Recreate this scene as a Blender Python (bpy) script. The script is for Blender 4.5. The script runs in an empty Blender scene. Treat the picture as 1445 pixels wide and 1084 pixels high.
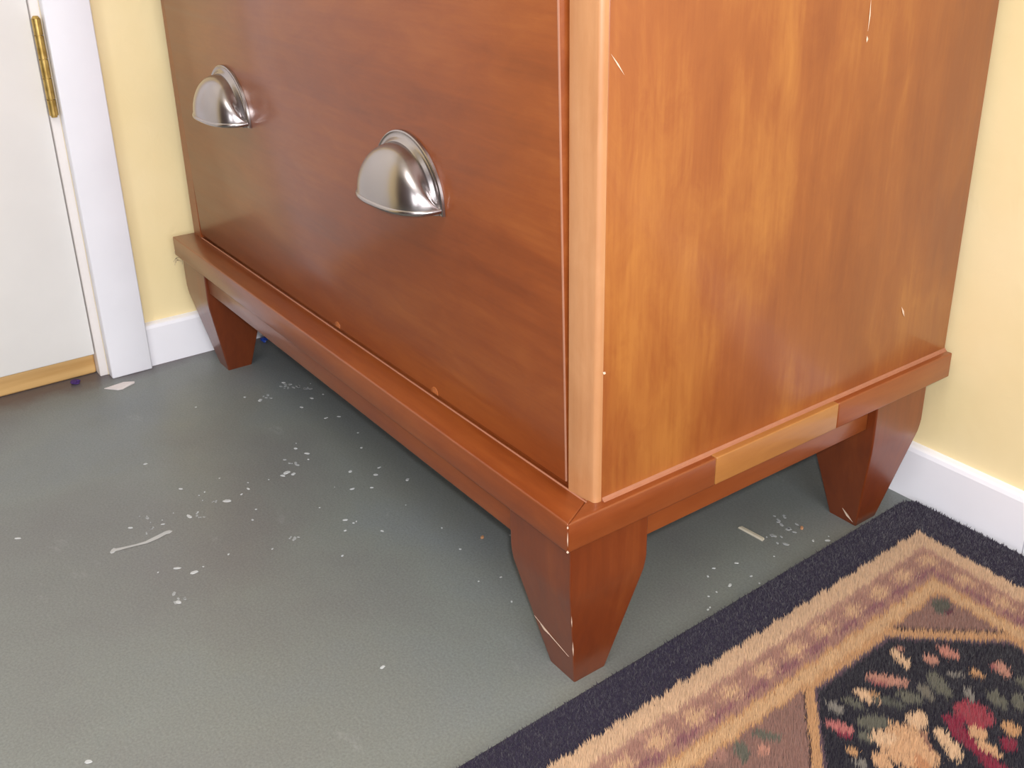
import bpy, bmesh, math, random
import numpy as np
from mathutils import Vector, Matrix

S = bpy.context.scene
COL = S.collection
random.seed(7)
RNG = np.random.default_rng(7)

# ---------------------------------------------------------------- camera
AZ, PITCH, ROLL, FPX = 2.4976399, 0.3982719, -0.0084394, 1456.29
CAM = Vector((0.55738, -0.46654, 0.67349))
fw = Vector((math.cos(PITCH) * math.cos(AZ), math.cos(PITCH) * math.sin(AZ), -math.sin(PITCH)))
rt0 = Vector((math.sin(AZ), -math.cos(AZ), 0))
up0 = rt0.cross(fw)
rt = rt0 * math.cos(ROLL) + up0 * math.sin(ROLL)
up = up0 * math.cos(ROLL) - rt0 * math.sin(ROLL)
cd = bpy.data.cameras.new('camera')
cam = bpy.data.objects.new('camera', cd)
COL.objects.link(cam)
M = Matrix((rt, up, -fw)).transposed().to_4x4()
M.translation = CAM
cam.matrix_world = M
cd.sensor_fit = 'HORIZONTAL'
cd.sensor_width = 36
cd.lens = FPX / 1445 * 36
cd.shift_x = -43.436 / 1445
cd.shift_y = -92.09 / 1445
cd.clip_start = 0.02
S.camera = cam

# ---------------------------------------------------------------- light
S.view_settings.view_transform = 'Standard'
S.view_settings.look = 'None'
S.view_settings.gamma = 1
S.view_settings.use_curve_mapping = False
S.view_settings.exposure = 0.35
w = bpy.data.worlds.new('room_ambience')
S.world = w
w.use_nodes = True
bg = w.node_tree.nodes['Background']
bg.inputs['Color'].default_value = (0.8, 0.86, 1.0, 1)
bg.inputs['Strength'].default_value = 1.0
fl = bpy.data.lights.new('phone_flash', 'POINT')
fl.energy = 17.0
fl.color = (1.0, 0.98, 1.0)
fl.shadow_soft_size = 0.012
flo = bpy.data.objects.new('phone_flash', fl)
flo.location = CAM + rt * 0.012 + up * 0.02 - fw * 0.0
COL.objects.link(flo)


def soft_area_light(name, loc, rot, sx, sy, energy, col):
    d = bpy.data.lights.new(name, 'AREA')
    d.shape = 'RECTANGLE'
    d.size, d.size_y = sx, sy
    d.energy = energy
    d.color = col
    o = bpy.data.objects.new(name, d)
    o.location = loc
    o.rotation_euler = rot
    COL.objects.link(o)


soft_area_light('unseen_light_right', (2.36, -0.75, 1.15), (0, math.radians(90), 0), 1.3, 1.5, 34, (0.94, 0.96, 1.0))  # added unseen soft light from the right, no window built
soft_area_light('unseen_fill_ceiling', (0.7, -1.2, 2.37), (0, 0, 0), 1.2, 1.2, 20, (1.0, 0.97, 0.95))  # unseen overhead fill, added for light from above
soft_area_light('unseen_fill_front', (1.75, -2.56, 1.1), (math.radians(90), 0, 0), .9, 1.2, 17, (0.94, 0.96, 1.0))  # unseen front fill, added to brighten the back wall and baseboard

# ---------------------------------------------------------------- helpers
def lin(c):
    return tuple(((v / 255) / 12.92 if v / 255 <= 0.04045 else ((v / 255 + 0.055) / 1.055) ** 2.4) for v in c)


def link(name, me, mat=None, parent=None, label=None, kind=None, cat=None, group=None):
    o = bpy.data.objects.new(name, me)
    COL.objects.link(o)
    if mat is not None:
        me.materials.append(mat)
    if parent is not None:
        o.parent = parent
    for k, v in (('label', label), ('kind', kind), ('category', cat), ('group', group)):
        if v:
            o[k] = v
    return o


def to_mesh(bm, name, smooth=False):
    me = bpy.data.meshes.new(name)
    bmesh.ops.recalc_face_normals(bm, faces=bm.faces)
    bm.to_mesh(me)
    bm.free()
    if smooth:
        for p in me.polygons:
            p.use_smooth = True
    return me


def hexa(bm, bot, top, bev=0.0, seg=2):
    """closed solid from two 4-point loops"""
    vs = [bm.verts.new(p) for p in bot] + [bm.verts.new(p) for p in top]
    fs = [bm.faces.new(vs[3::-1]), bm.faces.new(vs[4:])]
    for i in range(4):
        j = (i + 1) % 4
        fs.append(bm.faces.new((vs[i], vs[j], vs[4 + j], vs[4 + i])))
    if bev:
        ed = list({e for f in fs for e in f.edges})
        bmesh.ops.bevel(bm, geom=ed, offset=bev, segments=seg, affect='EDGES', profile=0.5)


def boxbm(a, b, bev=0.0, seg=2, bm=None):
    bm = bm or bmesh.new()
    x0, y0, z0 = a
    x1, y1, z1 = b
    hexa(bm, [(x0, y0, z0), (x1, y0, z0), (x1, y1, z0), (x0, y1, z0)],
         [(x0, y0, z1), (x1, y0, z1), (x1, y1, z1), (x0, y1, z1)], bev, seg)
    return bm


def box(name, a, b, mat, parent=None, bev=0.0, seg=2, **k):
    return link(name, to_mesh(boxbm(a, b, bev, seg), name, bev > 0), mat, parent, **k)


def prism(name, prof, z0, z1, mat, parent=None, smooth=False, **k):
    """profile in plan, extruded upwards"""
    bm = bmesh.new()
    lo = [bm.verts.new((x, y, z0)) for x, y in prof]
    hi = [bm.verts.new((x, y, z1)) for x, y in prof]
    bm.faces.new(lo[::-1])
    bm.faces.new(hi)
    n = len(prof)
    for i in range(n):
        bm.faces.new((lo[i], lo[(i + 1) % n], hi[(i + 1) % n], hi[i]))
    o = link(name, to_mesh(bm, name, smooth), mat, parent, **k)
    return o


def auto_smooth(o, ang=35):
    me = o.data
    for p in me.polygons:
        p.use_smooth = True
    me.set_sharp_from_angle(angle=math.radians(ang))


# ---------------------------------------------------------------- materials
class NT:
    def __init__(s, name):
        s.m = bpy.data.materials.new(name)
        s.m.use_nodes = True
        s.t = s.m.node_tree
        s.b = s.t.nodes['Principled BSDF']

    def n(s, typ, **k):
        d = s.t.nodes.new(typ)
        for a, v in k.items():
            setattr(d, a, v)
        return d

    def l(s, a, b):
        s.t.links.new(a, b)

    def noise(s, co, scale, detail=4, rough=.55, dist=0.0):
        d = s.n('ShaderNodeTexNoise')
        d.inputs['Scale'].default_value = scale
        d.inputs['Detail'].default_value = detail
        d.inputs['Roughness'].default_value = rough
        d.inputs['Distortion'].default_value = dist
        s.l(co, d.inputs['Vector'])
        return d.outputs['Fac']

    def mapping(s, co, scale, loc=(0, 0, 0)):
        d = s.n('ShaderNodeMapping')
        d.inputs['Scale'].default_value = scale
        d.inputs['Location'].default_value = loc
        s.l(co, d.inputs['Vector'])
        return d.outputs['Vector']

    def ramp(s, fac, stops, interp='LINEAR'):
        d = s.n('ShaderNodeValToRGB')
        d.color_ramp.interpolation = interp
        e = d.color_ramp.elements
        while len(e) < len(stops):
            e.new(0.5)
        for q, (p, c) in zip(e, stops):
            q.position = p
            q.color = (*c, 1) if len(c) == 3 else c
        s.l(fac, d.inputs['Fac'])
        return d.outputs['Color']

    def mix(s, fac, a, b, typ='MIX'):
        d = s.n('ShaderNodeMix', data_type='RGBA', blend_type=typ)
        for sock, v in ((d.inputs[0], fac), (d.inputs[6], a), (d.inputs[7], b)):
            if isinstance(v, (int, float)):
                sock.default_value = v
            elif isinstance(v, tuple):
                sock.default_value = (*v, 1)
            else:
                s.l(v, sock)
        return d.outputs[2]

    def math(s, op, a, b=0.0):
        d = s.n('ShaderNodeMath', operation=op)
        for sock, v in ((d.inputs[0], a), (d.inputs[1], b)):
            if isinstance(v, (int, float)):
                sock.default_value = v
            else:
                s.l(v, sock)
        return d.outputs[0]

    def bump(s, h, strength=.2, dist=.001):
        d = s.n('ShaderNodeBump')
        d.inputs['Strength'].default_value = strength
        d.inputs['Distance'].default_value = dist
        s.l(h, d.inputs['Height'])
        s.l(d.outputs['Normal'], s.b.inputs['Normal'])

    def co(s):
        return s.n('ShaderNodeTexCoord').outputs['Object']

    def set(s, **k):
        for a, v in k.items():
            s.b.inputs[a.replace('_', ' ')].default_value = (*v, 1) if isinstance(v, tuple) else v
        return s


def wood(name, dark, mid, light, axis, rough=.3, blotch=1.0, loc=(0, 0, 0), spec=.5, gw=.5, coat=.3):
    m = NT(name)
    sc = [26.0, 26.0, 26.0]
    sc['xyz'.index(axis)] = 1.6
    bl = [6.0, 6.0, 6.0]
    bl['xyz'.index(axis)] = 2.2
    c = m.co()
    g1 = m.noise(m.mapping(c, tuple(sc), loc), 1.0, 5, .6, .35)
    g2 = m.noise(m.mapping(c, tuple(v * 9 for v in sc), loc), 1.0, 3, .6)
    g3 = m.noise(m.mapping(c, tuple(bl), loc), 1.3, 3, .5, .6)
    f = m.math('ADD', m.math('MULTIPLY', g1, gw), m.math('MULTIPLY', g3, .55 * blotch))
    f = m.math('ADD', f, m.math('MULTIPLY', g2, .16))
    mo = [38.0, 38.0, 38.0]
    mo['xyz'.index(axis)] = 14.0
    f = m.math('ADD', f, m.math('MULTIPLY', m.noise(m.mapping(c, tuple(mo), loc), 1.0, 6, .7, .8), .30))
    cen = .5 * (gw + .55 * blotch + .46)
    col = m.ramp(f, [(cen - .17, lin(dark)), (cen, lin(mid)), (cen + .17, lin(light))])
    m.l(col, m.b.inputs['Base Color'])
    m.set(Roughness=rough, Specular_IOR_Level=spec, Coat_Weight=coat, Coat_Roughness=.16)
    r = m.ramp(g1, [(0.3, (rough - .04,) * 3), (.7, (rough + .04,) * 3)])
    m.l(r, m.b.inputs['Roughness'])
    return m.m


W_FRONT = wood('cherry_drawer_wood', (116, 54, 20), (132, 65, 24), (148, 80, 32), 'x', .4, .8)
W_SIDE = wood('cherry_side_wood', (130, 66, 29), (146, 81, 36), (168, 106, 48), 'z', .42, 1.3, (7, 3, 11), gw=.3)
W_POST = wood('sheen_post_wood', (168, 114, 72), (182, 130, 88), (194, 144, 102), 'z', .42, .6)  # flash sheen on the near post is put into its paler colour
W_MX = wood('cherry_moulding_wood', (112, 50, 19), (128, 62, 24), (144, 76, 32), 'x', .36, .7)
W_MY = wood('cherry_side_moulding_wood', (120, 56, 23), (134, 68, 30), (148, 82, 38), 'y', .36, .7)
W_PALE = wood('pale_block_wood', (150, 96, 48), (164, 110, 56), (178, 124, 66), 'y', .4, .4)
W_LEG = wood('cherry_leg_wood', (98, 42, 18), (114, 52, 21), (130, 66, 28), 'z', .34, .7, (1, 5, 0))
W_IN = wood('inner_wood', (70, 32, 16), (88, 42, 20), (104, 54, 26), 'x', .5, .5)

m = NT('yellow_wall_paint')
c = m.co()
n1 = m.noise(c, 5, 3)
m.l(m.ramp(n1, [(.3, lin((236, 216, 164))), (.7, lin((242, 224, 178)))]), m.b.inputs['Base Color'])
m.set(Roughness=.6, Specular_IOR_Level=.3)
m.bump(m.noise(c, 45, 4, .5, 1.0), .14, .003)
M_WALL = m.m


def paint(name, c0, rough, b=.03):
    m = NT(name)
    co = m.co()
    a = lin(c0)
    m.l(m.ramp(m.noise(co, 9, 3), [(.3, tuple(v * .95 for v in a)), (.7, a)]), m.b.inputs['Base Color'])
    m.set(Roughness=rough)
    m.bump(m.noise(m.mapping(co, (200, 200, 8)), 1, 2), b, .0006)
    return m.m


M_TRIM = paint('white_trim_paint', (244, 244, 250), .35)
M_DARK = paint('unseen_plum_wall_paint', (74, 56, 58), .7)  # unseen front wall, darkened to reflect a dark band in the pulls
M_FAR = paint('unseen_lilac_wall_paint', (168, 162, 170), .7)  # unseen right wall, greyed to keep bounce and reflections neutral
M_CEIL = paint('ceiling_paint', (236, 234, 230), .8)
M_DOOR = paint('cream_door_paint', (240, 238, 234), .4)
M_JAMB = paint('jamb_paint', (240, 234, 230), .4)

m = NT('green_grey_floor_paint')
c = m.co()
big = m.noise(c, 3.0, 4, .55, .4)
mid = m.noise(c, 14.0, 5, .6)
fine = m.noise(c, 420, 3, .7)
base = m.ramp(big, [(.32, lin((112, 113, 112))), (.5, lin((119, 124, 120))), (.68, lin((117, 124, 126)))])
base = m.mix(m.math('MULTIPLY', mid, .25), base, lin((108, 108, 108)), 'MIX')
base = m.mix(.22, base, m.ramp(fine, [(.3, (.1, .1, .1)), (.7, (.9, .9, .9))]), 'OVERLAY')
# scuffs: pale dusty smudges of their own shape
sm = m.ramp(m.noise(m.mapping(c, (9, 16, 9), (2, 3, 0)), 1.2, 6, .7, .3), [(.63, (0, 0, 0)), (.74, (1, 1, 1))])
base = m.mix(m.math('MULTIPLY', sm, .22), base, lin((176, 178, 178)))
# grime collected in a strip along the left wall
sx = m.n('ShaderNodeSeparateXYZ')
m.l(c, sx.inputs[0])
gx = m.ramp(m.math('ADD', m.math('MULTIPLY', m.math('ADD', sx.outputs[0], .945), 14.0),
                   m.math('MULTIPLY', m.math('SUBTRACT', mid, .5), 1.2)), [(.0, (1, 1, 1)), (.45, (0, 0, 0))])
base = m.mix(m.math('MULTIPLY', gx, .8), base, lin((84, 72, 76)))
m.l(base, m.b.inputs['Base Color'])
m.l(m.ramp(mid, [(.3, (.30,) * 3), (.7, (.44,) * 3)]), m.b.inputs['Roughness'])
m.bump(m.noise(c, 130, 4, .6), .12, .0012)
M_FLOOR = m.m

m = NT('brushed_nickel')
c = m.co()
m.set(Metallic=1.0, Base_Color=(.42, .385, .38), Roughness=.25)
m.bump(m.noise(m.mapping(c, (300, 300, 1500)), 1, 2), .03, .0003)
M_NICKEL = m.m
m = NT('aged_brass')
c = m.co()
m.l(m.ramp(m.noise(c, 70, 3), [(.3, lin((168, 136, 70))), (.7, lin((214, 184, 112)))]), m.b.inputs['Base Color'])
m.set(Metallic=.9, Roughness=.33)
M_BRASS = m.m
m = NT('bare_pine')
c = m.co()
m.l(m.ramp(m.noise(m.mapping(c, (60, 3, 60)), 1, 5), [(.3, lin((196, 150, 88))), (.7, lin((226, 186, 124)))]), m.b.inputs['Base Color'])
m.set(Roughness=.5)
M_PINE = m.m


def plain(name, c0, rough=.6, **k):
    m = NT(name)
    co = m.co()
    a = lin(c0)
    m.l(m.ramp(m.noise(co, 90, 3), [(.3, tuple(v * .88 for v in a)), (.7, a)]), m.b.inputs['Base Color'])
    m.set(Roughness=rough, **k)
    return m.m


M_SPLAT = plain('dried_white_paint', (190, 194, 196), .5)
M_DUSTY = plain('dusty_paint_smudge', (160, 164, 166), .7)
M_PAPER = plain('white_paper', (226, 218, 216), .7)
M_PURPLE = plain('purple_lint', (74, 46, 112), .9)
M_BLUE = plain('blue_plastic', (40, 84, 200), .4)
M_STICK = plain('pale_splinter', (196, 188, 168), .6)
M_SCR = plain('bare_scratch', (226, 200, 178), .6)
M_HAIR = plain('dust_grey', (176, 160, 140), .8)
M_BUMP = plain('clear_bumper', (176, 104, 56), .15)

# ---------------------------------------------------------------- room shell
WX, WY = -0.954, 0.516          # wall planes
BX, BY = -0.9424, 0.5044        # baseboard faces
floor = box('floor', (-2.0, -2.6, -.05), (2.4, WY + .1, 0), M_FLOOR, kind='structure')
wl = box('wall_left', (WX - .1, -.15, 0), (WX, WY + .1, 2.4), M_WALL, kind='structure')
bm = boxbm((WX - .1, -2.6, 0), (WX, -.98, 2.4))
boxbm((WX - .1, -.98, 2.04), (WX, -.15, 2.4), bm=bm)
link('wall_left_by_door', to_mesh(bm, 'wall_left_by_door'), M_WALL, kind='structure')
box('wall_back', (WX, WY, 0), (2.4, WY + .1, 2.4), M_WALL, kind='structure')


box('wall_right', (2.4, -2.6, 0), (2.5, WY + .1, 2.4), M_FAR, kind='structure')
box('wall_front', (-2.0, -2.7, 0), (2.5, -2.6, 2.4), M_DARK, kind='structure')
box('ceiling', (-2.0, -2.7, 2.4), (2.5, WY + .1, 2.5), M_CEIL, kind='structure')


def board(name, axis, s0, s1, face, wall, h, lab=None):
    """baseboard with a small rounded nose and a caulk bead on top"""
    t = abs(wall - face)
    prof = [(0, 0), (t, 0), (t, h - .006), (t * .86, h - .0015), (t * .6, h), (0, h + .0012)]
    bm = bmesh.new()
    ends = []
    for s in (s0, s1):
        ring = []
        for d, z in prof:
            p = (wall + d, s, z) if axis == 'y' else (s, wall - d, z)
            ring.append(bm.verts.new(p))
        ends.append(ring)
    n = len(prof)
    bm.faces.new(ends[0])
    bm.faces.new(ends[1][::-1])
    for i in range(n):
        bm.faces.new((ends[0][i], ends[0][(i + 1) % n], ends[1][(i + 1) % n], ends[1][i]))
    return link(name, to_mesh(bm, name), M_TRIM, kind='structure', label=lab)


board('baseboard_left', 'y', -.0885, BY, BX, WX, .0662)
board('baseboard_back', 'x', BX, .1236, BY, WY, .0672)
board('baseboard_back', 'x', .1248, 2.4, BY, WY, .0672)

# door, casing, jamb, threshold
box('trim_1', (WX, -.1486, 0), (-.9328, -.0895, 2.1), M_TRIM, bev=.0018, kind='structure',
    label='white door casing beside the yellow wall')
box('trim_2', (WX - .1, -.1605, .0), (WX + .0005, -.1486, 2.04), M_JAMB, bev=.001, kind='structure',
    label='narrow door jamb strip between casing and door')
box('trim_3', (WX, -1.04, 0), (-.9328, -.98, 2.1), M_TRIM, bev=.0018, kind='structure')
box('trim_4', (WX, -1.04, 2.04), (-.9328, -.0895, 2.1), M_TRIM, bev=.0018, kind='structure')
thr = box('trim_5', (WX - .12, -.98, 0), (-.9705, -.1606, .0315), M_PINE, bev=.004, seg=3, kind='structure',
          label='bare tan wood threshold under the door')
door = box('door_1', (WX - .036, -.977, .0365), (WX - .001, -.1622, 2.03), M_DOOR, bev=.0015, kind='structure',
           label='cream painted door at the left')
hinge_bm = bmesh.new()


def cyl(bm, p0, p1, r0, r1=None, n=14):
    r1 = r0 if r1 is None else r1
    p0, p1 = Vector(p0), Vector(p1)
    d = (p1 - p0)
    mt = Matrix.Translation((p0 + p1) / 2) @ d.to_track_quat('Z', 'Y').to_matrix().to_4x4()
    bmesh.ops.create_cone(bm, cap_ends=True, segments=n, radius1=r0, radius2=r1, depth=d.length, matrix=mt)


HX, HY = WX + .0055, -.1565
hz = [.3916, .4135, .4415, .4665, .497, .5186]
bm = boxbm((WX - .0005, -.1612, .3935), (WX + .0012, -.152, .517))
hinge = link('hinge', to_mesh(bm, 'hinge'), M_BRASS, door, label='brass butt hinge')
for i in range(5):
    bm = bmesh.new()
    cyl(bm, (HX, HY, hz[i] + .0006), (HX, HY, hz[i + 1] - .0006), .0058)
    kn = link('knuckle', to_mesh(bm, 'knuckle'), M_BRASS, hinge)
    auto_smooth(kn)
bm = bmesh.new()
cyl(bm, (HX, HY, .3895), (HX, HY, .5205), .004)
cyl(bm, (HX, HY, .5186), (HX, HY, .5215), .0052, .003)
pin = link('pin', to_mesh(bm, 'pin'), M_BRASS, hinge)

# ---------------------------------------------------------------- the cabinet
BW, BD = 0.928, 0.502           # body width (in -x), depth (in +y)
ZL, ZM = 0.2, 0.1713            # moulding top / bottom
HT = 0.86                       # body top
dresser = bpy.data.objects.new('drawer_cabinet', None)
COL.objects.link(dresser)
dresser['label'] = 'large red-brown cherry drawer cabinet on tapered legs with cup pulls'
dresser['category'] = 'cabinet'

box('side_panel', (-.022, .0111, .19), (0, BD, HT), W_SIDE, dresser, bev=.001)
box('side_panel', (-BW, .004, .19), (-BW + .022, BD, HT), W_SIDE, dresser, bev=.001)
# front posts; the near one has a cambered face and a rounded outer corner
pr = [(-.0305, .0110), (-.0305, .0006), (-.0298, 0)]
pr += [(-.0255, .0002), (-.021, .0006), (-.016, .0013), (-.011, .0023), (-.0065, .0036)]
for k in range(9):
    a = math.radians(24 + (90 - 24) * k / 8)
    pr.append((-.0050 + .0052 * math.sin(a) - .0002, .0090 - .0056 * math.cos(a)))
pr += [(0.0, .0096), (0.0, .0110)]
post = prism('corner_post', pr, ZL - .004, HT, W_POST, dresser, label='corner post, flash sheen in its paler colour')
auto_smooth(post, 30)
prl = [(-BW, .02), (-BW, .003), (-BW + .001, .0006), (-BW + .003, 0), (-BW + .0298, 0), (-BW + .0305, .0008), (-BW + .0305, .02)]
pl = prism('corner_post', prl, ZL - .004, HT, W_FRONT, dresser)
box('top_panel', (-BW - .012, -.014, HT), (.012, BD, HT + .025), W_MX, dresser, bev=.003)
box('back_panel', (-BW + .02, BD - .012, .19), (-.02, BD - .002, HT), W_IN, dresser)
box('bottom_panel', (-BW + .02, .02, .165), (-.02, BD - .012, .189), W_IN, dresser)
box('rail', (-BW + .0305, .001, .700), (-.0305, .02, .722), W_MX, dresser, bev=.001)
box('rail', (-BW + .0305, .0045, .19), (-.0305, .02, .2045), W_MX, dresser, bev=.001)

# drawer fronts: the lower one hangs tilted out a little at its top
DX0, DX1 = -BW + .0325, -.0335
TILT = .0195


def dy(z):
    return .0005 - TILT * (z - .2)


bm = bmesh.new()
z0, z1 = .2052, .697
hexa(bm, [(DX0, dy(z0), z0), (DX1, dy(z0), z0), (DX1, dy(z0) + .019, z0), (DX0, dy(z0) + .019, z0)],
     [(DX0, dy(z1), z1), (DX1, dy(z1), z1), (DX1, dy(z1) + .019, z1), (DX0, dy(z1) + .019, z1)], .0014, 2)
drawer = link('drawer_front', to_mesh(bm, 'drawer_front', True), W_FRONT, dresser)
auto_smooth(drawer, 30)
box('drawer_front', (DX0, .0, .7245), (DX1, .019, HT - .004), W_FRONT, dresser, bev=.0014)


def pull_mesh(w=.0610, h=.0600, d=.0392, e=.76):
    """bin pull: flat arched flange, domed cup, rolled front lip; back lies on y=0, opening faces down"""
    bm = bmesh.new()
    NA, NB = 56, 24

    def P(a, b, off=0.0):
        ca, sa = math.cos(a), max(math.sin(a), 0.0)
        X = math.copysign(abs(ca) ** e, ca)
        Sy = sa ** e
        k = math.sin(b)
        wd = (w - .0005) - .0078 * k ** 5
        # quarter-round section, filleted where it meets the flange
        yy = -(d * Sy) * (max(math.cos(b), 0.0) ** .88)
        zz = (h - .0085) * sa * (k ** .86)
        yy -= .0062 * (k ** 5)
        return Vector((wd * (X * (1 - k) + ca * k) * (1 - off), yy * (1 - off), zz * (1 - off)))
    grids = []
    for off in (0.0, .045):
        g = [[bm.verts.new(P(math.pi * i / NA, math.pi / 2 * j / NB, off)) for j in range(NB + 1)] for i in range(NA + 1)]
        grids.append(g)
    for gi, g in enumerate(grids):
        for i in range(NA):
            for j in range(NB):
                q = (g[i][j], g[i + 1][j], g[i + 1][j + 1], g[i][j + 1])
                bm.faces.new(q if gi == 0 else q[::-1])
    g0, g1 = grids
    for i in range(NA):
        bm.faces.new((g0[i + 1][0], g0[i][0], g1[i][0], g1[i + 1][0]))
        bm.faces.new((g0[i][NB], g0[i + 1][NB], g1[i + 1][NB], g1[i][NB]))
    # rolled lip along the front rim
    NT_ = 8
    rings = []
    for i in range(NA + 1):
        a = math.pi * i / NA
        p = P(a, 0)
        n = Vector((p.x / (w * w), p.y / (d * d), 0))
        n = n.normalized() if n.length > 0 else Vector((0, -1, 0))
        rings.append([bm.verts.new(p + n * (.0019 * math.cos(t) - .0004) + Vector((0, 0, .0026 * math.sin(t) - .0004)))
                      for t in (2 * math.pi * k / NT_ for k in range(NT_))])
    for i in range(NA):
        for k in range(NT_):
            bm.faces.new((rings[i][k], rings[i][(k + 1) % NT_], rings[i + 1][(k + 1) % NT_], rings[i + 1][k]))
    bm.faces.new(rings[0])
    bm.faces.new(rings[-1][::-1])
    # flange: moulded section swept round the arch, with straight feet below
    sec = [(-.0095, 0), (-.0095, -.0070), (-.0080, -.0076), (-.0066, -.0066), (-.0052, -.0040), (-.0030, -.0024), (-.0012, -.0024),
           (.0004, -.0032), (.0016, -.0026), (.0018, 0)]
    fr = []
    path = [(w, -.0055, 1, 0)] + [(w * math.cos(math.pi * i / NA), h * math.sin(math.pi * i / NA), 0, 0) for i in range(NA + 1)] + [(-w, -.0055, -1, 0)]
    for px, pz, s, _ in path:
        n = Vector((px / (w * w), 0, max(pz, 0) / (h * h))).normalized()
        fr.append([bm.verts.new((px + n.x * q, y, pz + n.z * q)) for q, y in sec])
    for i in range(len(fr) - 1):
        for k in range(len(sec)):
            kk = (k + 1) % len(sec)
            bm.faces.new((fr[i][k], fr[i][kk], fr[i + 1][kk], fr[i + 1][k]))
    bm.faces.new(fr[0])
    bm.faces.new(fr[-1][::-1])
    return to_mesh(bm, 'cup_pull', True)


pm = pull_mesh()
pm.materials.append(M_NICKEL)
for px, pz in ((-.2655, .4062), (-.7020, .4115)):
    o = bpy.data.objects.new('cup_pull', pm)
    COL.objects.link(o)
    o.parent = drawer
    o.location = (px, dy(pz) - .0002, pz)
    o.rotation_euler = (math.atan(TILT), 0, 0)
    o['label'] = 'brushed nickel cup pull'
    auto_smooth(o, 50)

# half-moon bumpers left at the bottom edge of the drawer
for bx in (-.4574, -.2449):
    bm = bmesh.new()
    pts = []
    for k in range(15):
        a = math.pi * k / 14
        pts.append((math.cos(a), math.sin(a)))
    for r0, r1, hh in ((.0062, .0052, .0006),):
        lo, hi, lo2, hi2 = [], [], [], []
        for cx, cz in pts:
            lo.append(bm.verts.new((bx + r0 * cx, dy(.205) - .0001, .2056 + r0 * 1.15 * cz)))
            hi.append(bm.verts.new((bx + r0 * cx, dy(.205) - hh, .2056 + r0 * 1.15 * cz)))
            lo2.append(bm.verts.new((bx + r1 * cx, dy(.205) - hh, .2056 + r1 * 1.15 * cz)))
        for i in range(14):
            bm.faces.new((lo[i], lo[i + 1], hi[i + 1], hi[i]))
            bm.faces.new((hi[i], hi[i + 1], lo2[i + 1], lo2[i]))
        bm.faces.new([bm.verts.new((v.co.x, v.co.y + .0004, v.co.z)) for v in lo2])
    link('bumper', to_mesh(bm, 'bumper'), M_BUMP, drawer, label='small half-round mark above the ledge')

# base moulding: mitred front run, side run in three lengths, the middle one paler
MO, MS = .0319, .0095


def hexpart(name, bot, z0, z1, mat, bev=.0016, **k):
    bm = bmesh.new()
    hexa(bm, [(x, y, z0) for x, y in bot], [(x, y, z1) for x, y in bot], bev, 3)
    o = link(name, to_mesh(bm, name), mat, dresser, **k)
    auto_smooth(o, 40)
    return o


hexpart('base_moulding', [(-BW - .0005, -MO), (MS, -MO), (-.0102, .0045), (-BW - .0005, .0045)], ZM, ZL, W_MX, .0018)
hexpart('base_moulding', [(MS, -MO), (MS, .1378), (-.0102, .1378), (-.0102, .0045)], ZM, ZL, W_MY, .0016)
hexpart('base_moulding', [(-.0102, .1380), (MS + .0002, .1380), (MS + .0002, .3090), (-.0102, .3090)], ZM + .0005, ZL + .0002, W_PALE, .0012,
        label='paler wood length in the side moulding')
hexpart('base_moulding', [(-.0102, .3092), (MS, .3092), (MS, BD + .0005), (-.0102, BD + .0005)], ZM, ZL, W_MY, .0016)
hexpart('base_moulding', [(-BW - .0005, .0046), (-BW + .012, .0046), (-BW + .012, BD), (-BW - .0005, BD)], ZM, ZL, W_MY, .0016)

# aprons
LA, LB, ZB = .0432, .0183, .1212
C1 = (.005 - LA, -.0254 + LA)
legs = [C1, (-.9165 + LA, C1[1]), (C1[0], .4689 - LA), (-.9165 + LA, .4689 - LA)]
box('apron', (-.9165 + 2 * LA, -.0212, .1378), (.005 - 2 * LA, -.004, ZM), W_MX, dresser, bev=.001)
box('apron', (-.018, -.0254 + 2 * LA, .1390), (-.0052, .4689 - 2 * LA, ZM), W_MY, dresser, bev=.001)
box('apron', (-.9105, -.0254 + 2 * LA, .1390), (-.897, .4689 - 2 * LA, ZM), W_MY, dresser, bev=.001)
box('apron', (-.9165 + 2 * LA, .452, .1390), (.005 - 2 * LA, .4669, ZM), W_MX, dresser, bev=.001)


def bead(name, p, q, r, nrm_a, nrm_b, mat, parent, **k):
    """small quarter-round fillet along p-q in the corner of two faces"""
    bm = bmesh.new()
    p, q, A_, B_ = Vector(p), Vector(q), Vector(nrm_a), Vector(nrm_b)
    off = [Vector((0, 0, 0)), A_ * r, (A_ + B_) * r * .36, B_ * r]
    e0 = [bm.verts.new(p + o_) for o_ in off]
    e1 = [bm.verts.new(q + o_) for o_ in off]
    bm.faces.new(e0)
    bm.faces.new(e1[::-1])
    for i in range(4):
        bm.faces.new((e0[i], e0[(i + 1) % 4], e1[(i + 1) % 4], e1[i]))
    return link(name, to_mesh(bm, name), mat, parent, **k)


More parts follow.
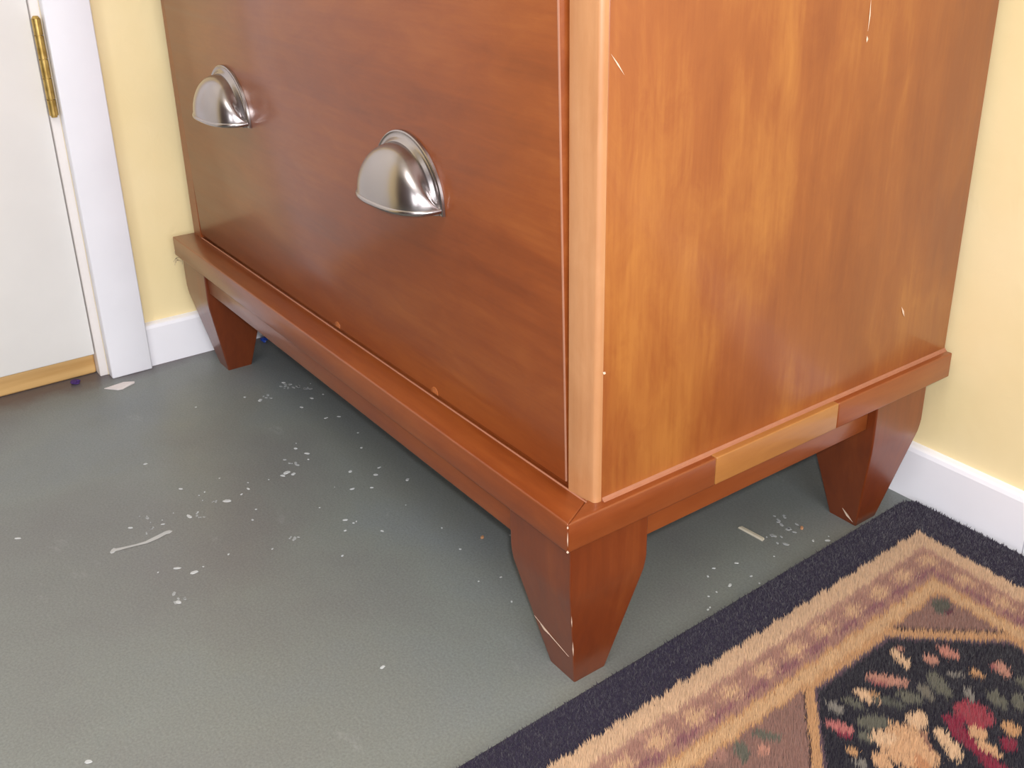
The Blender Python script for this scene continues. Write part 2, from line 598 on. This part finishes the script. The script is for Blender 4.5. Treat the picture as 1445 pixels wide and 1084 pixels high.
M_SEAM = plain('pale_seam_bead', (160, 104, 78), .5)  # pale beads along the foot of side panel and drawer
bead('pale_seam', (0, .012, ZL), (0, BD, ZL), .0030, (1, 0, 0), (0, 0, 1), M_SEAM, dresser, label='pale line along the foot of the side panel')
bead('pale_seam', (DX0, dy(.205), ZL), (-.006, dy(.205), ZL), .0010, (0, -1, 0), (0, 0, 1), M_SEAM, dresser)
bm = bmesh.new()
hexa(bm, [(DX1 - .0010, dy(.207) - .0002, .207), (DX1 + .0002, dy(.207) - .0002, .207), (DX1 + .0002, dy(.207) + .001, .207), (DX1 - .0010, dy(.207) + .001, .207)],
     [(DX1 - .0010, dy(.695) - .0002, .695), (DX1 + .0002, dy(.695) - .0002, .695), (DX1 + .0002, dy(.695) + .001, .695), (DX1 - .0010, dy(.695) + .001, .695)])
link('pale_edge', to_mesh(bm, 'pale_edge'), plain('pale_edge_wood', (176, 124, 100), .4), drawer, label='pale edge of the drawer')  # pale strip down the drawer's right edge


def leg_mesh():
    bm = bmesh.new()
    rings = []
    spec = [(LB, 0), (LB + (LA - LB) * .94, ZB * .93), (LA - .0006, ZB - .001), (LA, ZB + .007), (LA, ZM)]
    for r, z in spec:
        rings.append([bm.verts.new((sx * r, sy * r, z)) for sx, sy in ((-1, -1), (1, -1), (1, 1), (-1, 1))])
    bm.faces.new(rings[0][::-1])
    bm.faces.new(rings[-1])
    edges = []
    for a, b in zip(rings, rings[1:]):
        for i in range(4):
            j = (i + 1) % 4
            bm.faces.new((a[i], a[j], b[j], b[i]))
            edges.append(bm.edges.get((a[i], b[i])))
    bmesh.ops.bevel(bm, geom=edges, offset=.0014, segments=2, affect='EDGES', profile=.5)
    return to_mesh(bm, 'leg')


lm = leg_mesh()
lm.materials.append(W_LEG)
lobs = []
for x, y in legs:
    o = bpy.data.objects.new('leg', lm)
    COL.objects.link(o)
    o.parent = dresser
    o.location = (x, y, 0)
    lobs.append(o)
auto_smooth(lobs[0], 20)


def strip(bm, p, q, wdt, n, th=.0003):
    """thin raised sliver from p to q on a face with normal n"""
    p, q, n = Vector(p), Vector(q), Vector(n).normalized()
    s = (q - p).cross(n).normalized() * wdt / 2
    m_ = (p + q) / 2 + n * th
    vs = [bm.verts.new(v) for v in (p, m_ + s, q, m_ - s, p - n * .0002, q - n * .0002)]
    bm.faces.new((vs[0], vs[1], vs[2], vs[3]))
    bm.faces.new((vs[0], vs[4], vs[5], vs[2], vs[1]))
    bm.faces.new((vs[0], vs[3], vs[2], vs[5], vs[4]))


bm = bmesh.new()
for p, q, wd in (((0.0002, .0131, .5645), (0.0002, .026, .5485), .0012), ((.0002, .3012, .5815), (.0002, .3016, .556), .0016),
                 ((.0002, .3012, .552), (.0002, .3016, .5465), .0028), ((.0002, .408, .2749), (.0002, .4155, .262), .0026),
                 ((.0002, .0103, .3195), (.0002, .0135, .317), .0026)):
    strip(bm, p, q, wd, (1, 0, 0))
link('scratch_marks', to_mesh(bm, 'scratch_marks'), M_SCR, dresser, kind='stuff')


def taper_pt(leg, face, s, z):
    """a point on a leg's tapered face; face '-y' or '+x', s from -1 to 1"""
    r = LB + (LA - LB) * z / ZB
    cx, cy = leg
    return Vector((cx + s * r, cy - r - .0004, z)) if face == '-y' else Vector((cx + r + .0004, cy + s * r, z))


bm = bmesh.new()
strip(bm, taper_pt(legs[0], '-y', -.95, .052), taper_pt(legs[0], '-y', .75, .034), .0022, (0, -1, -.2))
strip(bm, taper_pt(legs[0], '-y', -.7, .047), taper_pt(legs[0], '-y', -.3, .042), .0034, (0, -1, -.2))
strip(bm, taper_pt(legs[2], '-y', .05, .017), taper_pt(legs[2], '-y', .8, .004), .0042, (0, -1, -.2))
for za, zb_, wd_ in ((.1720, .1750, .0024), (.1955, .1985, .0016), (.178, .193, .0009)):
    strip(bm, (MS + .0001, -MO - .0001, za), (MS + .0001, -MO - .0001, zb_), wd_, (1, -1, 0), .0004)
strip(bm, taper_pt(legs[0], '+x', -1.0, .098), taper_pt(legs[0], '+x', -1.0, .082), .0009, (1, -1, 0), .0004)
strip(bm, taper_pt(legs[0], '+x', -1.0, .062), taper_pt(legs[0], '+x', -1.0, .040), .0012, (1, -1, 0), .0004)
link('scuff_marks', to_mesh(bm, 'scuff_marks'), M_SCR, dresser, kind='stuff')

# ---------------------------------------------------------------- rug
R0 = np.array((-.0142, .4925))
UD = np.array((.9993, -.0365))   # directions of the woven pattern
VD = np.array((.0262, -.9997))
INV = np.linalg.inv(np.array((UD, VD)).T)
RO = np.array((-.0146, .4990))         # outer edge: squared up against the baseboard
UO = np.array((.99995, -.0100))
INO = np.linalg.inv(np.array((UO, VD)).T)
RU, RV = 0.92, 1.45


def rug_uv(x, y):
    d = np.stack((x - R0[0], y - R0[1]))
    return INV[0, 0] * d[0] + INV[0, 1] * d[1], INV[1, 0] * d[0] + INV[1, 1] * d[1]


def edge_uv(x, y):
    d = np.stack((x - RO[0], y - RO[1]))
    return INO[0, 0] * d[0] + INO[0, 1] * d[1], INO[1, 0] * d[0] + INO[1, 1] * d[1]


NAVY = (44, 38, 56)
FIELD = (30, 26, 38)
BEIGE = (206, 172, 140)
TAN = (188, 144, 102)
MAUVE = (160, 119, 106)
BROWN = (136, 102, 92)
# (x, y, along, across, angle in degrees, colour)  floor positions in metres
MOT = []


def el(x0, y0, x1, y1, wd, col):
    MOT.append(((x0 + x1) / 2, (y0 + y1) / 2, max(math.hypot(x1 - x0, y1 - y0) / 2, .002), wd / 2, math.atan2(y1 - y0, x1 - x0), col))


PINK, DPINK, GREEN, GREY = (180, 130, 112), (150, 88, 86), (98, 96, 84), (128, 122, 114)
ROSE, WINE, CREAM = (200, 158, 120), (128, 32, 56), (206, 172, 138)
el(.1452, .2048, .1756, .2254, .013, PINK); el(.150, .2010, .166, .2110, .006, DPINK)
el(.1377, .2520, .1640, .2440, .010, CREAM); el(.139, .2600, .147, .2590, .007, PINK)
el(.1608, .2678, .1762, .2711, .012, PINK)
el(.1634, .2890, .1838, .2909, .013, (184, 124, 108))
el(.2068, .3150, .2252, .3035, .013, PINK); el(.205, .308, .213, .303, .006, DPINK)
el(.1505, .1803, .1744, .1871, .012, CREAM); el(.160, .190, .172, .190, .008, TAN)
el(.1450, .1502, .1620, .1519, .011, GREY); el(.150, .166, .170, .170, .009, GREEN)
el(.1594, .1295, .1809, .1406, .011, (180, 108, 104)); el(.172, .128, .184, .135, .005, WINE)
el(.176, .1511, .1923, .1752, .015, GREEN); el(.184, .140, .2, .150, .012, GREEN)
el(.1758, .2071, .196, .2182, .013, GREEN); el(.166, .186, .190, .200, .010, (82, 82, 74))
el(.1781, .254, .2058, .24, .016, GREEN); el(.1881, .264, .200, .276, .006, GREY); el(.180, .233, .200, .225, .01, (110, 104, 92))
el(.1989, .2842, .2108, .2869, .010, TAN)
el(.2237, .2754, .2448, .2667, .015, GREEN); el(.2405, .2911, .2555, .2748, .014, GREEN); el(.208, .262, .222, .252, .008, GREY)
el(.230, .306, .250, .312, .012, GREEN)
# large rose
el(.1980, .178, .2420, .150, .050, ROSE); el(.1965, .196, .2140, .194, .020, CREAM); el(.1945, .160, .206, .150, .022, CREAM)
el(.2195, .1990, .2540, .1840, .016, CREAM); el(.2120, .188, .2340, .176, .006, (150, 110, 90)); el(.2210, .1900, .2485, .1721, .009, FIELD)
el(.2290, .160, .2440, .152, .012, (186, 134, 96)); el(.205, .137, .226, .128, .014, ROSE)
# wine coloured flower beside it
el(.2160, .2180, .2600, .2030, .014, WINE); el(.2150, .2400, .2480, .2360, .030, (148, 56, 68)); el(.2374, .2240, .2528, .2220, .014, ROSE)
el(.2606, .2304, .2752, .2332, .014, WINE); el(.252, .246, .268, .252, .016, TAN); el(.2480, .212, .272, .214, .010, ROSE)
el(.2580, .204, .290, .198, .014, WINE); el(.222, .226, .232, .222, .010, WINE)
# scraps in the dark field
el(.1886, .1205, .1996, .1241, .008, TAN); el(.2, .116, .212, .118, .010, GREY)
# corner panel
el(.1275, .3560, .1330, .3330, .019, (84, 82, 72)); el(.1390, .3480, .1410, .3370, .007, (92, 48, 58))
# lower-left panel
el(.1273, .0713, .1496, .0867, .010, GREEN); el(.1292, .056, .1471, .0437, .012, GREEN)
el(.114, .094, .1225, .085, .016, CREAM); el(.1440, .0690, .152, .060, .010, PINK)
el(.1200, .038, .131, .022, .022, MAUVE); el(.112, .055, .124, .050, .010, CREAM)
NF = len(MOT)
for k in range(46):                       # the field goes on outside the picture
    x, y = random.uniform(.3, .78), random.uniform(-.75, .34)
    r = random.uniform(.008, .03)
    a = random.uniform(0, 3.1)
    el(x - r * math.cos(a), y - r * math.sin(a), x + r * math.cos(a), y + r * math.sin(a), r * random.uniform(.6, 1.4),
       random.choice((PINK, GREEN, GREY, ROSE, WINE, CREAM, GREEN)))
for k in range(26):
    x, y = random.uniform(.2, .3), random.uniform(-.75, .08)
    r = random.uniform(.008, .02)
    a = random.uniform(0, 3.1)
    el(x - r * math.cos(a), y - r * math.sin(a), x + r * math.cos(a), y + r * math.sin(a), r * random.uniform(.6, 1.4),
       random.choice((PINK, GREEN, GREY, ROSE, WINE, CREAM, GREEN)))


def rug_colour(x, y):
    u, v = rug_uv(x, y)
    u, v = u - .0042, v - .004
    wob = .0012 * np.sin(x * 310 + y * 190) + .001 * np.sin(y * 420 - x * 150)
    e = np.minimum(np.minimum(u, RU - u), np.minimum(v, RV - v)) + wob
    s = np.where(u < v, v, u)             # position along the border
    C = np.zeros((len(x), 3))
    C[:] = lin(NAVY)

    def put(mask, c):
        C[mask] = lin(c)
    put(e > .0475, BEIGE)
    put(e > .0690, MAUVE)
    put((e > .0690) & (e < .0735), (176, 136, 118))
    # flowers of the border
    ph = ((s - .019) / .0440) % 1.0 - .5
    rag = .30 * np.sin(x * 830 + 2) + .26 * np.sin(y * 1010 + x * 400) + .22 * np.sin((x - y) * 1500)
    d = np.sqrt((ph * .044 / .0135) ** 2 + ((e - .0850) / .0085) ** 2) + rag
    put((d < 1.0) & (e > .07) & (e < .104), (192, 152, 124))
    put((d < .55) & (e > .07) & (e < .104), (204, 166, 130))
    put((d > 1.2) & (np.abs(e - .0965) < .003) & (np.abs(ph) > .15), (138, 92, 96))
    put(e > .1055, TAN)
    put((e > .109) & (e < .121), (200, 162, 122))
    # inner panels and the eight-sided field
    ins = e > .1245
    put(ins, BROWN)
    P = .2680
    t = np.abs(((y - .2074) + P / 2) % P - P / 2)
    tx = np.abs((((u - .1270) - .162) + P / 2) % P - P / 2)
    g = .1330 + np.maximum(0, t - .053) * .93          # field edge measured from the left
    ge = u - g
    gr = (RU - u) - g
    gv = v - .1340
    gb = (RV - v) - .1340
    # top corner cut
    nx, ny = .75, -.661
    cut = (x - .1174) * nx + (y - .2753) * ny
    ge = np.where(y > .207, np.minimum(np.minimum(u - .1330, cut - .0165), 9), ge)
    f = np.minimum(np.minimum(ge, gr), np.minimum(gv, gb))
    put(ins & (f > -.0165), TAN)
    put(ins & (f > -.0185) & (f < -.0145) & (np.sin(s * 1300) > -.5), (70, 48, 44))
    put(ins & (f > -.0035), (96, 74, 84))
    put(ins & (f > 0), FIELD)
    for mx, my, ra, rb, an, col in MOT:
        dx, dyy = x - mx, y - my
        a = dx * math.cos(an) + dyy * math.sin(an)
        b = -dx * math.sin(an) + dyy * math.cos(an)
        q = (a / ra) ** 2 + (b / rb) ** 2 + .18 * np.sin(a * 900 + mx * 50) + .18 * np.sin(b * 1100)
        put(ins & (q < 1) & (f > -.1), col)
    return C, e + 0.0


m = NT('rug_wool')
va = m.n('ShaderNodeVertexColor', layer_name='Col')
m.l(va.outputs['Color'], m.b.inputs['Base Color'])
m.set(Roughness=.9, Specular_IOR_Level=.15)
m.b.inputs['Sheen Weight'].default_value = .25
m.b.inputs['Sheen Roughness'].default_value = .5
M_RUG = m.m
M_BIND = plain('navy_binding', (40, 36, 52), .85)


def rug_pt(u, v):
    return RO[0] + UO[0] * u + VD[0] * v, RO[1] + UO[1] * u + VD[1] * v


# backing slab with rounded corners, bound edge
RC = .022


def rug_outline(inset, n=8):
    pts = []
    r = RC - inset
    for cu, cv, a0 in ((RC, RC, 180), (RU - RC, RC, 270), (RU - RC, RV - RC, 0), (RC, RV - RC, 90)):
        for k in range(n + 1):
            a = math.radians(a0 + 90 * k / n)
            pts.append((cu + r * math.cos(a), cv + r * math.sin(a)))
    return pts


bm = bmesh.new()
rings = []
for ins_, z in ((.0015, 0.0), (0, .0015), (0, .0045), (.002, .0062), (.006, .0066)):
    rings.append([bm.verts.new((*rug_pt(u, v), z)) for u, v in rug_outline(ins_)])
n = len(rings[0])
bm.faces.new(rings[0])
bm.faces.new(rings[-1][::-1])
for a, b in zip(rings, rings[1:]):
    for i in range(n):
        bm.faces.new((a[i], b[i], b[(i + 1) % n], a[(i + 1) % n]))
rug = link('rug', to_mesh(bm, 'rug'), M_BIND, cat='rug',
           label='floral rug with navy edge and beige border, lower right corner on the floor')

# pile: tufts, dense where the photograph looks
def tufts(xlo, xhi, ylo, yhi, sp):
    xs, ys = np.meshgrid(np.arange(xlo, xhi, sp), np.arange(ylo, yhi, sp))
    x = xs.ravel() + RNG.uniform(-.5, .5, xs.size) * sp
    y = ys.ravel() + RNG.uniform(-.5, .5, xs.size) * sp
    u, v = edge_uv(x, y)
    ok = (u > .0035) & (v > .0035) & (u < RU - .0035) & (v < RV - .0035)
    cu, cv = RC - u, RC - v
    ok &= ~((cu > 0) & (cv > 0) & (cu * cu + cv * cv > (RC - .003) ** 2))
    return x[ok], y[ok], np.full(ok.sum(), sp)


def combine(parts):
    return [np.concatenate(q) for q in zip(*parts)]


A = tufts(-.03, .30, -.20, .50, .00135)
keep = ~((A[0] > -.03) & (A[0] < .30) & (A[1] > -.20) & (A[1] < .50)) | True
Bq = [q for q in (tufts(.30, .93, -1.0, .50, .006), tufts(-.03, .30, -1.0, -.20, .005))]
x, y, sp = combine([A] + Bq)
C, e = rug_colour(x, y)
N = len(x)
navy = e < .0475
hgt = np.where(navy, .0042, .0095) * RNG.uniform(.75, 1.2, N)
hgt *= np.where(sp > .003, .8, 1)
edge = np.clip((e - .0475) / .010, 0, 1)
hgt = np.where(~navy, hgt * (.75 + .25 * edge), hgt)
lean = RNG.normal(0, .0013, (N, 2))
lean[:, 0] += np.where(~navy, -.0016, -.0004)
lean[:, 1] += np.where(~navy, .0010, .0)
rad = sp * RNG.uniform(.62, .85, N)
ang = RNG.uniform(0, 6.28, N)
z0 = .0060
V = np.empty((N, 4, 3))
for k in range(3):
    V[:, k, 0] = x + rad * np.cos(ang + k * 2.094)
    V[:, k, 1] = y + rad * np.sin(ang + k * 2.094)
    V[:, k, 2] = z0
V[:, 3, 0] = x + lean[:, 0]
V[:, 3, 1] = y + lean[:, 1]
V[:, 3, 2] = z0 + hgt
F = (np.arange(N)[:, None, None] * 4 + np.array([[0, 1, 3], [1, 2, 3], [2, 0, 3]])[None]).reshape(-1, 3)
me = bpy.data.meshes.new('pile')
me.vertices.add(N * 4)
me.vertices.foreach_set('co', V.reshape(-1))
me.loops.add(len(F) * 3)
me.loops.foreach_set('vertex_index', F.reshape(-1).astype(np.int32))
me.polygons.add(len(F))
me.polygons.foreach_set('loop_start', np.arange(0, len(F) * 3, 3, dtype=np.int32))
me.update()
att = me.color_attributes.new('Col', 'FLOAT_COLOR', 'POINT')
jit = RNG.normal(1, .09, (N, 1))
CC = np.ones((N, 4, 4))
CC[:, :, :3] = np.clip(C * jit, 0, 1)[:, None, :]
att.data.foreach_set('color', CC.reshape(-1).astype(np.float32))
me.validate()
link('pile', me, M_RUG, rug, kind='stuff')

# ---------------------------------------------------------------- marks and litter on the floor
def splat(bm, x, y, r, k=9, sq=1.0, an=0.0, th=.0005):
    ph = random.uniform(0, 6.28)
    top = []
    for i in range(k):
        a = 2 * math.pi * i / k
        q = r * (1 + .28 * math.sin(2 * a + ph) + random.uniform(-.15, .15))
        px, py = q * math.cos(a), q * math.sin(a) * sq
        top.append((x + px * math.cos(an) - py * math.sin(an), y + px * math.sin(an) + py * math.cos(an)))
    vt = [bm.verts.new((px * .85 + x * .15, py * .85 + y * .15, th)) for px, py in top]
    vb = [bm.verts.new((px, py, 0.00002)) for px, py in top]
    bm.faces.new(vt)
    for i in range(k):
        bm.faces.new((vb[i], vb[(i + 1) % k], vt[(i + 1) % k], vt[i]))


bm = bmesh.new()
for x, y, r in ((-.5084, -.1381, .0044), (-.5039, -.1858, .0042), (-.4142, -.2308, .0034), (-.3957, -.2189, .0034),
                (-.3565, -.2492, .003), (-.5251, -.0548, .0045), (-.5215, -.0620, .003), (-.5170, -.0500, .003), (-.5791, -.3545, .0032),
                (-.3861, -.0456, .0026), (-.0321, .2165, .0026), (-.0210, .3604, .0026), (-.5224, -.2473, .0026),
                (-.6550, -.1886, .0028), (-.5692, -.1731, .0022), (-.5066, -.2153, .002), (-.5743, -.0208, .003),
                (-.5534, -.0147, .0032), (-.4527, .0303, .0032), (-.4183, .0557, .003), (-.5232, .0479, .002), (-.4290, .0120, .0022),
                (-.4790, .0090, .0028), (-.4650, .0420, .0024), (-.4410, -.0080, .0028), (-.6931, .0586, .0030), (-.6261, .0479, .0026),
                (-.6190, .0637, .0026), (-.6760, .0350, .0028), (-.7325, -.0025, .0036), (-.7653, .0476, .003), (-.0540, .2500, .002),
                (-.1450, -.1300, .0022), (-.1951, -.3807, .003), (-.5190, -.1080, .0024), (-.5120, -.1190, .0018)):
    splat(bm, x, y, r, sq=random.uniform(.55, .95), an=random.uniform(.3, 1.4))
for k in range(36):
    x = random.uniform(-.78, -.12)
    y = random.gauss(.0, .10)
    if y < -.015 or x > -.85:
        splat(bm, x, min(y, .24), random.uniform(.0006, .0016), 6)
for k in range(14):
    splat(bm, random.uniform(-.55, -.38), random.gauss(-.18, .05), random.uniform(.0006, .0014), 6)
for k in range(16):
    splat(bm, random.uniform(-.09, .0), random.uniform(.12, .38), random.uniform(.0007, .0016), 6)
link('paint_specks', to_mesh(bm, 'paint_specks'), M_SPLAT, floor, kind='stuff')
bm = bmesh.new()
for x, y, r in ((-.3907, -.1109, .009), (-.7415, .0591, .011), (-.7300, .0700, .009), (-.7480, .0450, .008), (-.0863, .351, .008), (-.0675, .3474, .010),
                (-.5066, -.2270, .006), (-.3640, -.2470, .008), (-.5300, -.2280, .007), (-.7400, .0100, .009), (-.5420, -.0420, .008),
                (-.0560, .3205, .009), (-.4950, -.1760, .006), (-.5150, -.1500, .005)):
    for q in range(5):
        splat(bm, x + random.gauss(0, r * .6), y + random.gauss(0, r * .6), r * random.uniform(.15, .42), 7, .7, th=.0003)
link('dust_smudges', to_mesh(bm, 'dust_smudges'), M_DUSTY, floor, kind='stuff')
# dragged smear of white paint
bm = bmesh.new()
path = [(-.4890, -.2760), (-.4868, -.2660), (-.4840, -.2530), (-.4822, -.2420), (-.4842, -.2300), (-.4877, -.2170)]
wd = [.0030, .0022, .0018, .0026, .0034, .0030]
L_, R_ = [], []
for i, (px, py) in enumerate(path):
    a = Vector(path[min(i + 1, 5)]) - Vector(path[max(i - 1, 0)])
    nn = Vector((-a.y, a.x)).normalized() * wd[i]
    L_.append(bm.verts.new((px + nn.x, py + nn.y, .0004)))
    R_.append(bm.verts.new((px - nn.x, py - nn.y, .0004)))
for i in range(5):
    bm.faces.new((L_[i], R_[i], R_[i + 1], L_[i + 1]))
splat(bm, *path[0], .0042)
splat(bm, *path[5], .0044)
link('paint_smear', to_mesh(bm, 'paint_smear'), plain('thin_white_smear', (178, 180, 180), .6), floor, label='dragged smear of white paint')

# litter
bm = bmesh.new()
pz = [(-.9070, -.1680), (-.8905, -.1540), (-.8885, -.1475), (-.8985, -.1270), (-.9035, -.1260), (-.9085, -.1400)]
t_ = [bm.verts.new((a, b, .0012 + .0012 * (i % 2))) for i, (a, b) in enumerate(pz)]
b_ = [bm.verts.new((a, b, .0002)) for a, b in pz]
bm.faces.new(t_)
bm.faces.new(b_[::-1])
for i in range(6):
    bm.faces.new((b_[i], b_[(i + 1) % 6], t_[(i + 1) % 6], t_[i]))
link('paper_scrap', to_mesh(bm, 'paper_scrap'), M_PAPER, label='small white scrap on the floor by the foot of the door casing', cat='scrap')


def fluff(name, x, y, r, mat, h, lab, cat):
    bm = bmesh.new()
    bmesh.ops.create_icosphere(bm, subdivisions=2, radius=1)
    for v in bm.verts:
        q = 1 + random.uniform(-.35, .35)
        v.co = Vector((x + v.co.x * r * q, y + v.co.y * r * .75 * q, max(0.0001, h * .5 + v.co.z * h * .5 * q)))
    return link(name, to_mesh(bm, name), mat, label=lab, cat=cat)


fluff('lint_tuft', -.9535, -.1965, .0080, M_PURPLE, .005, 'purple tuft of lint in front of the tan threshold', 'lint')
fluff('plastic_scrap', -.9235, .0850, .0062, M_BLUE, .008, 'tiny blue scrap behind the far left cabinet leg', 'scrap')
bm = bmesh.new()
hexa(bm, [(-.0985, .2995, .0002), (-.0640, .3020, .0002), (-.0655, .3070, .0002), (-.0970, .3050, .0002)],
     [(-.0975, .3005, .002), (-.0650, .3030, .0024), (-.0662, .3060, .0024), (-.0965, .3040, .002)])
link('wood_splinter', to_mesh(bm, 'wood_splinter'), M_STICK, label='pale splinter lying on the floor under the cabinet side', cat='splinter')
bm = bmesh.new()
for x, y, r in ((-.1285, .0890, .0022), (-.1180, .0940, .0026), (-.0540, .3560, .0022), (-.2600, .0600, .002)):
    splat(bm, x, y, r, 7, th=.002)
link('crumbs', to_mesh(bm, 'crumbs'), plain('tan_crumb', (190, 140, 100), .8), floor, kind='stuff')

# cobweb strands hanging off the left end of the moulding and leg
cu = bpy.data.curves.new('cobweb', 'CURVE')
cu.dimensions = '3D'
cu.bevel_depth = .00022
cu.bevel_resolution = 1
for k in range(9):
    s = cu.splines.new('POLY')
    s.points.add(7)
    x0, y0, z0 = -BW - .0005, random.uniform(-.03, .02), random.uniform(.13, .176)
    dx, dz = -random.uniform(.004, .014), random.uniform(-.014, .012)
    for i in range(8):
        t = i / 7
        s.points[i].co = (x0 + .010 * (1 - t) * (z0 < .17) + dx * t, y0 + .012 * t * random.uniform(.6, 1.2) - .012, z0 + dz * t + .005 * math.sin(3 * t), 1)
cw = link('cobweb', cu, M_HAIR, dresser, kind='stuff')
